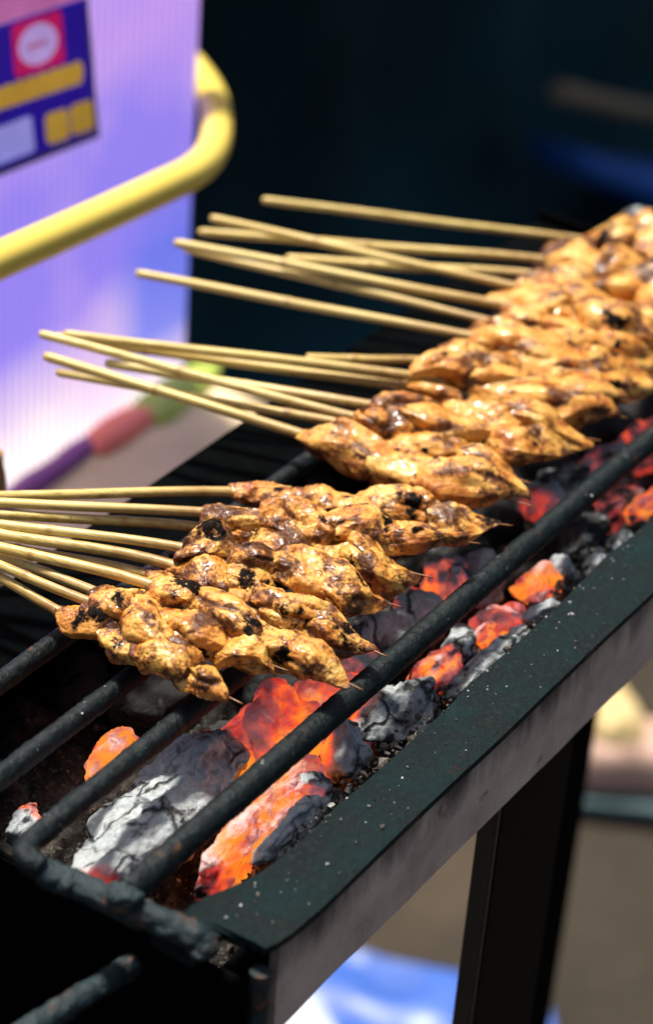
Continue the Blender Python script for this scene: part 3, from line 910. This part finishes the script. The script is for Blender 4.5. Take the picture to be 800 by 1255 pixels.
def skewer(handle, entry, tip, zs, label, group, seed, n=4, wid=0.0098, level=5, poke=0.004, bowed=0.0):
    """handle, entry, tip: pixels; zs: heights of the three points"""
    H = np.array(at(*handle, zs[0])); Epos = np.array(at(*entry, zs[1])); T = np.array(at(*tip, zs[2]))
    r = np.random.RandomState(seed)
    ax = Vector(T - Epos); L = ax.length; ax.normalize()
    zax = Vector((0, 0, 1)); yax = zax.cross(ax).normalized(); zax = ax.cross(yax)
    q = Matrix((ax, yax, zax)).transposed().to_quaternion()
    root = empty("satay_skewer", tuple(Epos), q)
    tag(root, label, "skewer", group)
    Rm = np.array(Matrix((ax, yax, zax)))
    def loc(p): return Rm @ (np.array(p) - Epos)
    # bamboo stick: from the handle end to a little beyond the tip
    pts = [loc(H)]
    pts.append(loc(H) * 0.5 + np.array([0, bowed, 0]))
    pts += [np.zeros(3), np.array([L * 0.5, 0, 0]), np.array([L + poke, 0, 0])]
    c = bez(pts, 120)
    c[:, 1] += 0.0010 * perlin(np.stack([c[:, 0] * 14 + seed, 0 * c[:, 0], 0 * c[:, 0]], 1))
    s_from_h = np.concatenate([[0], np.cumsum(np.linalg.norm(np.diff(c, axis=0), axis=1))])
    tot = s_from_h[-1]
    Lh = np.linalg.norm(loc(H))
    rad = np.full(len(c), 0.00172 * r.uniform(0.93, 1.08))
    rad *= 1 - 0.86 * smooth(Lh + 0.4 * L, tot, s_from_h)
    rad[0] *= 0.72
    node = r.uniform(0.25, 0.8) * Lh
    rad *= 1 + 0.16 * np.exp(-((s_from_h - node) / 0.0011) ** 2)
    V, F = tube(c, list(rad), 12)
    sv = np.repeat(s_from_h, 12)
    toast = 0.75 * np.exp(-((sv - node) / 0.0008) ** 2) + 0.75 * smooth(Lh - 0.05, Lh + 0.004, sv) + 0.95 * smooth(Lh + .6 * L, tot - .004, sv) + 0.25 * smooth(0.0015, 0, sv)
    toast *= 0.6 + 0.8 * np.abs(perlin(V * 300 + seed))
    mesh("stick", V, F, M['bamboo'], root, attrs={"toast": np.clip(toast, 0, 1)})
    # pieces of meat
    cuts = np.linspace(0, 1, n + 1)
    cuts[1:-1] += r.uniform(-0.05, 0.05, n - 1)
    for i in range(n):
        a, b = cuts[i] * L, cuts[i + 1] * L
        ov = 0.32 * (b - a)
        a2 = a - (0.002 if i == 0 else ov); b2 = b + (0.002 if i == n - 1 else ov)
        w_ = wid * r.uniform(0.96, 1.26) * (0.9 if i == 0 else 1)
        Q, F, sa, ch = chunk(a2, b2, w_, w_ * r.uniform(0.70, 0.88), seed * 31 + i, level, tip=(i == n - 1), first=(i == 0), glaze=0.37 if level == 6 else 0.27)
        mesh("meat_chunk", Q, F, M['meat'], root, attrs={"sauce": sa, "char": ch})
    return root

LO, HI = 0.0125, 0.0215
SK = [
    # front group, nearest last
    ((-170, 611), (290, 603), (606, 642), (LO + .004, LO, LO), "topmost skewer of the front group, its stick nearly level", 'F', 4, 0.0082),
    ((-170, 608), (250, 628), (566, 664), (LO + .004, HI - .004, LO + .004), "second skewer from the top of the front group, just under the level stick", 'F', 4, 0.0079),
    ((-170, 620), (243, 646), (509, 703), (LO + .002, LO, LO), "front group skewer with a thick pale stick third from the top", 'F', 4, 0.0079),
    ((-170, 621), (226, 672), (470, 738), (LO + .004, HI - .002, LO + .002), "front group skewer whose stick has a dark node and whose meat has black burnt patches", 'F', 4, 0.0079),
    ((-170, 624), (198, 689), (454, 796), (LO + .004, LO + .003, LO), "front group skewer ending in a thin brown point just above the front bar", 'F', 4, 0.0082),
    ((-170, 636), (182, 705), (400, 800), (LO, LO - .002, LO - .002), "skewer half buried in the middle of the front group pile", 'F', 4, 0.0074),
    ((-170, 628), (182, 716), (424, 836), (LO + .004, HI - .003, LO + .001), "front group skewer with the long dark pointed tip over the embers", 'F', 4, 0.0072),
    ((-170, 611), (122, 727), (345, 822), (LO, LO + .001, LO), "third nearest skewer, its meat wedged behind the pale round piece", 'F', 4, 0.0067),
    ((-170, 622), (108, 737), (332, 815), (LO + .004, HI - .004, LO + .003), "second nearest skewer ending in a pale round piece with a black spot", 'F', 4, 0.0074),
    ((-170, 610), (70, 748), (278, 853), (LO + .002, LO, LO), "nearest skewer at the lower left, its stick alone below the others", 'F', 4, 0.0069),
    # middle group
    ((375, 438), (530, 443), (800, 470), (LO, LO, LO), "skewer of the middle group with only a short length of stick showing at the top", 'M', 3, 0.0095),
    ((78, 409), (507, 461), (768, 492), (LO + .006, HI - .004, LO), "upper of the two touching sticks at the top of the middle group", 'M', 3, 0.0090),
    ((64, 413), (497, 474), (755, 510), (LO, LO, LO), "lower of the two touching sticks at the top of the middle group", 'M', 3, 0.0090),
    ((130, 445), (443, 495), (722, 538), (LO - .003, LO + .003, LO), "middle group skewer whose blunt stick end starts inside the bundle", 'M', 3, 0.0088),
    ((49, 409), (437, 512), (690, 553), (LO + .010, HI - .004, LO), "middle group skewer whose stick reaches farthest left over the white panel", 'M', 3, 0.0090),
    ((70, 456), (432, 522), (637, 588), (LO - .002, LO, LO), "middle group skewer with the stick passing behind the lowest stick", 'M', 3, 0.0083),
    ((55, 436), (374, 534), (641, 617), (LO + .006, LO + .002, LO), "lowest skewer of the middle group with a big pale first piece", 'M', 3, 0.0106),
    # far group
    ((321, 245), (718, 295), (870, 322), (LO + .004, LO, LO), "farthest skewer, its stick highest in the picture", 'B', 3, 0.0127),
    ((243, 284), (660, 318), (862, 362), (LO, LO + .002, LO), "second skewer of the far group, its stick end behind the crossing one", 'B', 3, 0.0117),
    ((350, 317), (660, 338), (868, 385), (LO - .002, LO, LO), "far group skewer with a short stick mostly behind the crossing sticks", 'B', 3, 0.0111),
    ((258, 267), (632, 352), (866, 410), (LO + .010, HI - .004, LO), "far group skewer whose stick crosses steeply over its neighbours", 'B', 3, 0.0113),
    ((214, 297), (600, 371), (846, 428), (LO + .006, LO + .003, LO), "far group skewer with a pointed stick end in front of the violet panel edge", 'B', 3, 0.0111),
    ((226, 304), (590, 392), (820, 448), (LO, LO, LO), "far group skewer with its stick tucked under the pointed one", 'B', 3, 0.0107),
    ((167, 335), (570, 411), (797, 462), (LO + .004, LO + .003, LO), "lowest skewer of the far group, its stick apart from the others", 'B', 3, 0.0107),
]
GN = {'F': "front group of satay skewers", 'M': "middle group of satay skewers", 'B': "far group of satay skewers"}
for k, (h, e, t, zs, lab, g, n, wd) in enumerate(SK):
    skewer(h, e, t, zs, lab, GN[g], 40 + k, n, wd, 6 if g == 'F' else 5, 0.006 if g == 'F' else 0.004)

# ------------------------------------------------------------------ the cart behind, with its sign and yellow rail
YP = 0.30
ZB = -0.192
def make_cart():
    A = aty(234, 225, YP)
    xr = A[0]
    g = empty("vendor_cart", (xr - .3, YP, GZ))
    inv = np.array([xr - .3, YP, GZ])
    def put(name, V, F, mat, parent=g, **k):
        return mesh(name, np.array(V) - inv, F, mat, parent, **k)
    tag(g, "vendor cart with a violet ribbed plastic front and yellow pipe rail", "cart")
    # ribbed panel, object space so that the ribs follow it
    n = 1300
    xs = np.linspace(xr - 0.5, xr, n)
    V, F = [], []
    for z in (ZB + .001, 0.135):
        for i, x in enumerate(xs):
            V.append((x, YP - 0.00045 * math.cos(2 * math.pi * (x - xr) / 0.0054), z))
    F = [(i, i + 1, n + i + 1, n + i) for i in range(n - 1)]
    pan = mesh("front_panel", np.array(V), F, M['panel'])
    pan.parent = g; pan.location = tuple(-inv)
    put("counter_board", *box((xr - .62, 0.135, ZB - .022), (xr + .012, YP + .060, ZB), .003), M['board'])
    for (x, y) in ((xr - .58, YP), (xr - .58, .15)):
        put("leg", *box((x, y, GZ), (x + .03, y + .03, ZB - .0225), .002), M['wood'])
    # yellow rail round the corner
    d = 0.098
    pts = [aty(-260, 432, YP - d), aty(-60, 346, YP - d), aty(0, 319, YP - d), aty(120, 266, YP - d), aty(200, 229, YP - d), aty(234, 212, YP - d + .002), aty(256, 192, YP - d + .012),
           aty(265, 168, YP - d + .030), aty(265, 142, YP - d + .062), aty(260, 118, YP + .000), aty(247, 96, YP + .030), aty(228, 74, YP + .055), aty(205, 58, YP + .07)]
    V, F = tube(bez(pts, 200), 0.0074, 28)
    put("yellow_rail", V, F, M['yellow'])
    # sign
    from mathutils.geometry import tessellate_polygon
    y0 = YP - .0045
    def film(name, outer, holes, mat, parent, yy=y0):
        """a thin printed film in the plane of the sign, cut out round the prints it holds"""
        loops = [[Vector(aty(x, y, yy)) for x, y in lp] for lp in [outer] + holes]
        flat = [p for lp in loops for p in lp]
        tris = tessellate_polygon([[Vector((p.x, p.z, 0)) for p in lp] for lp in loops])
        return put(name, np.array([p[:] for p in flat]), [tuple(q) for q in tris], mat, parent, smooth_=False)
    def rrect(cx, cy, ex, ey, rad, n=6, grow=1.0):
        """rounded rectangle in pixels, ex and ey are its edge half-vectors"""
        out = []
        for sx, sy, a0 in ((1, 1, 0), (-1, 1, 90), (-1, -1, 180), (1, -1, 270)):
            for k in range(n + 1):
                a = math.radians(a0 + 90 * k / n)
                u_ = sx * (1 - rad) + rad * math.cos(a); v_ = sy * (1 - rad) + rad * math.sin(a)
                out.append((cx + grow * (u_ * ex[0] + v_ * ey[0]), cy + grow * (u_ * ex[1] + v_ * ey[1])))
        return out
    def fat_line(x0, x1, yc, slope, hh, step, seed):
        """outline of a line of fat letters that have run together"""
        top, bot = [], []
        x = x0
        while x <= x1:
            ph = (x - x0) / step * 2 * math.pi
            e = min(1.0, (x - x0) / 5 + .45, (x1 - x) / 5 + .45)
            top.append((x, yc + slope * (x - x0) - (hh + 1.3 * math.cos(ph + seed)) * e))
            bot.append((x, yc + slope * (x - x0) + (hh + 1.1 * math.cos(ph * 1.3 + 2 + seed)) * e))
            x += 1.5
        return top + bot[::-1]
    badge = rrect(47, 54, (31, -10), (2.5, 33), .22)
    disc = rrect(47, 54, (24, -7), (1.5, 25), .98, 10)
    row1 = fat_line(-60, 102, 141, -0.33, 14, 14, 0)
    row2a = rrect(71, 155, (14.5, -4.6), (1.5, 19), .4)
    row2b = rrect(101, 144, (14, -4.4), (1.5, 18.5), .4)
    patch = rrect(5, 177, (36, -14), (2.5, 22), .15)
    s = film("sign_film", [(-160, 83), (104, -3), (117, 163), (-160, 270)], [badge, row1, row2a, row2b, patch], M['navy'], g)
    film("sign_frame", [(-160, 270), (117, 163), (104, -3), (108, -4), (122, 168), (-160, 279)], [], M['frame'], s)
    film("pink_header", [(-160, 82), (103.5, -3.5), (104, -120), (-160, -60)], [], M['pink'], s)
    film("logo_badge", badge, [disc], M['red'], s)
    film("logo_disc", disc, [], M['white'], s)
    film("logo_bar", rrect(46, 55, (13, -4.6), (.3, 2.6), .5), [], M['coralp'], s, y0 - .0006)
    film("letter_row", row1, [], M['gold'], s)
    film("letter_row", row2a, [], M['gold'], s)
    film("letter_row", row2b, [], M['gold'], s)
    film("price_patch", patch, [], M['ice'], s)
make_cart()

# things lying on the counter board along the foot of the panel
def lump(name, pxs, z0, thick, mat, label, cat, seed=1, sides=40, group=None, gz=None, bulge=0.5):
    """a soft flattened packet standing on a level surface: outline in pixels on that surface, its own thickness"""
    out = bez([at(x, y, z0) for x, y in pxs + [pxs[0]]], sides)[:-1]
    c = out.mean(axis=0)
    rings = 7
    V, F = [], []
    n = len(out)
    for k in range(rings):
        f = k / (rings - 1)
        s = math.cos(f * math.pi / 2) ** bulge if k < rings - 1 else 0.02
        for p in out:
            q = c + (p - c) * s
            V.append((q[0], q[1], z0 + 0.0005 + thick * math.sin(f * math.pi / 2)))
    V = np.array(V)
    V[:, 2] += thick * 0.25 * np.abs(fbm(V * 45 + seed, 2)) * (V[:, 2] - z0) / thick
    for k in range(rings - 1):
        for i in range(n):
            j = (i + 1) % n
            F.append((k * n + i, k * n + j, (k + 1) * n + j, (k + 1) * n + i))
    F.append(tuple((rings - 1) * n + i for i in range(n)))
    F.append(tuple(reversed(range(n))))
    b = np.array([c[0], c[1], z0])
    o = mesh(name, V - b, F, mat)
    o.location = tuple(b)
    tag(o, label, cat, group)
    return o
lump("purple_cloth_strip", [(-60, 668), (12, 603), (70, 565), (112, 534), (118, 552), (62, 598), (0, 640), (-60, 705)], ZB, 0.006, M['purple'],
     "dark purple strip of cloth on the board beside the violet panel", "cloth", 1)
lump("coral_packet", [(98, 545), (118, 518), (150, 505), (196, 508), (168, 536), (126, 560)], ZB, 0.006, M['coral'],
     "coral red packet on the board between purple strip and green packet", "packet", 2)
lump("green_packet", [(138, 500), (170, 482), (210, 464), (268, 450), (262, 474), (232, 498), (200, 522), (168, 512)], ZB, 0.007, M['green'],
     "green packet on the board at the right foot of the panel", "packet", 3)
def handle_knob():
    p = aty(-4, 606, 0.16)
    b = np.array(p)
    V, F = tube(np.array([[0, 0, z] for z in np.linspace(0, 0.020, 14)]), [0.0032 + 0.0006 * math.sin(z * 300) - (0.002 if z > .0195 else 0) for z in np.linspace(0, 0.020, 14)], 20)
    return V, F, b
V, F, b = handle_knob()
V2, F2 = tube(np.array([[0, 0, -z] for z in np.linspace(0, b[2] - ZB - .0005, 6)]), 0.0024, 16)
k_ = mesh("wooden_peg", *join((V, F), (V2, F2)), M['wood'])
k_.location = tuple(b)
tag(k_, "rounded brown wooden peg standing on the board at the left edge", "peg")

# ------------------------------------------------------------------ dark tarpaulin, blue cloth and pole behind
def tarp():
    xs = np.linspace(0.30, 2.9, 200)
    prof = [(0.62, GZ + .012), (0.68, GZ + .012), (0.72, GZ + .014), (0.75, GZ + .03), (0.78, GZ + .1), (0.80, GZ + .3), (0.80, -0.2), (0.80, 0.0), (0.80, 0.14)]
    pr = bez([(0, a, b_) for a, b_ in prof], 70)
    V, F = [], []
    for p in pr:
        for x in xs:
            V.append((x, p[1], p[2]))
    V = np.array(V)
    up = smooth(GZ + .02, GZ + .2, V[:, 2])
    V[:, 1] += up * (0.020 * np.sin(V[:, 0] * 21 + 2 * np.sin(V[:, 2] * 3)) + 0.012 * fbm(V * np.array([9, 1, 2]), 2))
    n = len(xs); m_ = len(pr); o = len(V)
    F = [(k * n + i, k * n + i + 1, (k + 1) * n + i + 1, (k + 1) * n + i) for k in range(m_ - 1) for i in range(n - 1)]
    V2 = np.concatenate([V, V + np.array([0, .002, -.002])])
    F2 = F + [tuple(reversed([i + o for i in f])) for f in F]
    t = mesh("dark_tarpaulin", V2, F2, M['tarp'])
    tag(t, "blackish tarpaulin hanging in folds behind the grill and spread at its foot", "tarpaulin")
tarp()
def blue():
    out = bez([aty(x, y, 0.70) for x, y in [(676, 172), (720, 186), (770, 200), (840, 214), (850, 275), (780, 255), (725, 225), (690, 212), (676, 172)]], 48)[:-1]
    V, F = [], []
    n = len(out)
    c = out.mean(axis=0)
    for k, (s, dy) in enumerate(((1.0, .03), (1.0, .0), (0.85, -.022), (0.5, -.034), (0.03, -.036))):
        for p in out:
            q = c + (p - c) * s
            V.append((q[0], q[1] + dy, q[2]))
    V = np.array(V); V[:, 1] += 0.006 * fbm(V * 30, 2)
    F = [(k * n + i, k * n + (i + 1) % n, (k + 1) * n + (i + 1) % n, (k + 1) * n + i) for k in range(4) for i in range(n)]
    F += [tuple(range(n)), tuple(reversed(range(4 * n, 5 * n)))]
    b = c.copy()
    o = mesh("blue_cloth", V - b, F, M['bluet'])
    o.location = tuple(b)
    tag(o, "deep blue cloth bundle slung against the dark tarpaulin, upper right", "cloth")
    pts = [aty(x, y, 0.69) for x, y in [(684, 112), (740, 126), (800, 138), (900, 158)]]
    V, F = tube(bez(pts, 40), 0.010, 16)
    b = np.array(pts[0])
    o = mesh("wooden_pole", V - b, F, M['pole'])
    o.location = tuple(b)
    tag(o, "weathered pole across the dark tarpaulin above the blue cloth", "pole")
blue()

# ------------------------------------------------------------------ things on the ground, lower right
def sheet(name, pxs, mat, label, cat, z, seed):
    out = [at(x, y, z) for x, y in pxs]
    # subdivided quad with soft folds
    a, b_, c, d = [np.array(p) for p in out]
    n = 26
    V = []
    for i in range(n):
        for j in range(n):
            f, g_ = i / (n - 1), j / (n - 1)
            V.append((a * (1 - f) + b_ * f) * (1 - g_) + (d * (1 - f) + c * f) * g_)
    V = np.array(V); V[:, 2] += 0.006 + 0.005 * fbm(V * 22 + seed, 3)
    F = [(i * n + j, i * n + j + 1, (i + 1) * n + j + 1, (i + 1) * n + j) for i in range(n - 1) for j in range(n - 1)]
    o_ = len(V)
    V2 = np.concatenate([V, V - np.array([0, 0, .0015])])
    F2 = F + [tuple(reversed([i + o_ for i in f])) for f in F]
    base = V.mean(axis=0)
    o = mesh(name, V2 - base, F2, mat)
    o.location = tuple(base)
    tag(o, label, cat)
sheet("blue_sheet", [(290, 1140), (668, 1228), (700, 1340), (250, 1330)], M['blues'], "bright blue plastic sheet on the ground below the grill", "sheet", GZ + .008, 3)
sheet("white_sheet", [(280, 1195), (385, 1228), (430, 1300), (260, 1300)], M['whites'], "white plastic sheet lying over the blue one at the bottom edge", "sheet", GZ + .022, 4)
lump("teal_tray", [(694, 992), (700, 974), (740, 970), (800, 976), (900, 990), (900, 1020), (800, 1004), (730, 996)], GZ + .008, 0.007, M['teal'],
     "blue green tray on the ground right of the leg", "tray", 5, bulge=.3)  # these three shapes stand in for a sandalled foot and cloth
lump("pink_bundle", [(680, 960), (690, 910), (740, 905), (800, 910), (900, 915), (900, 985), (800, 972), (730, 968)], GZ + .022, 0.03, M['pbag'],
     "pinkish beige bundle on the blue green tray", "bundle", 6, bulge=.35)
lump("yellow_bag", [(690, 925), (700, 880), (735, 862), (765, 880), (790, 920), (780, 950), (740, 945), (710, 935)], GZ + .030, 0.035, M['ybag'],
     "pale yellow bag leaning behind the pinkish bundle", "bag", 7, bulge=.35)
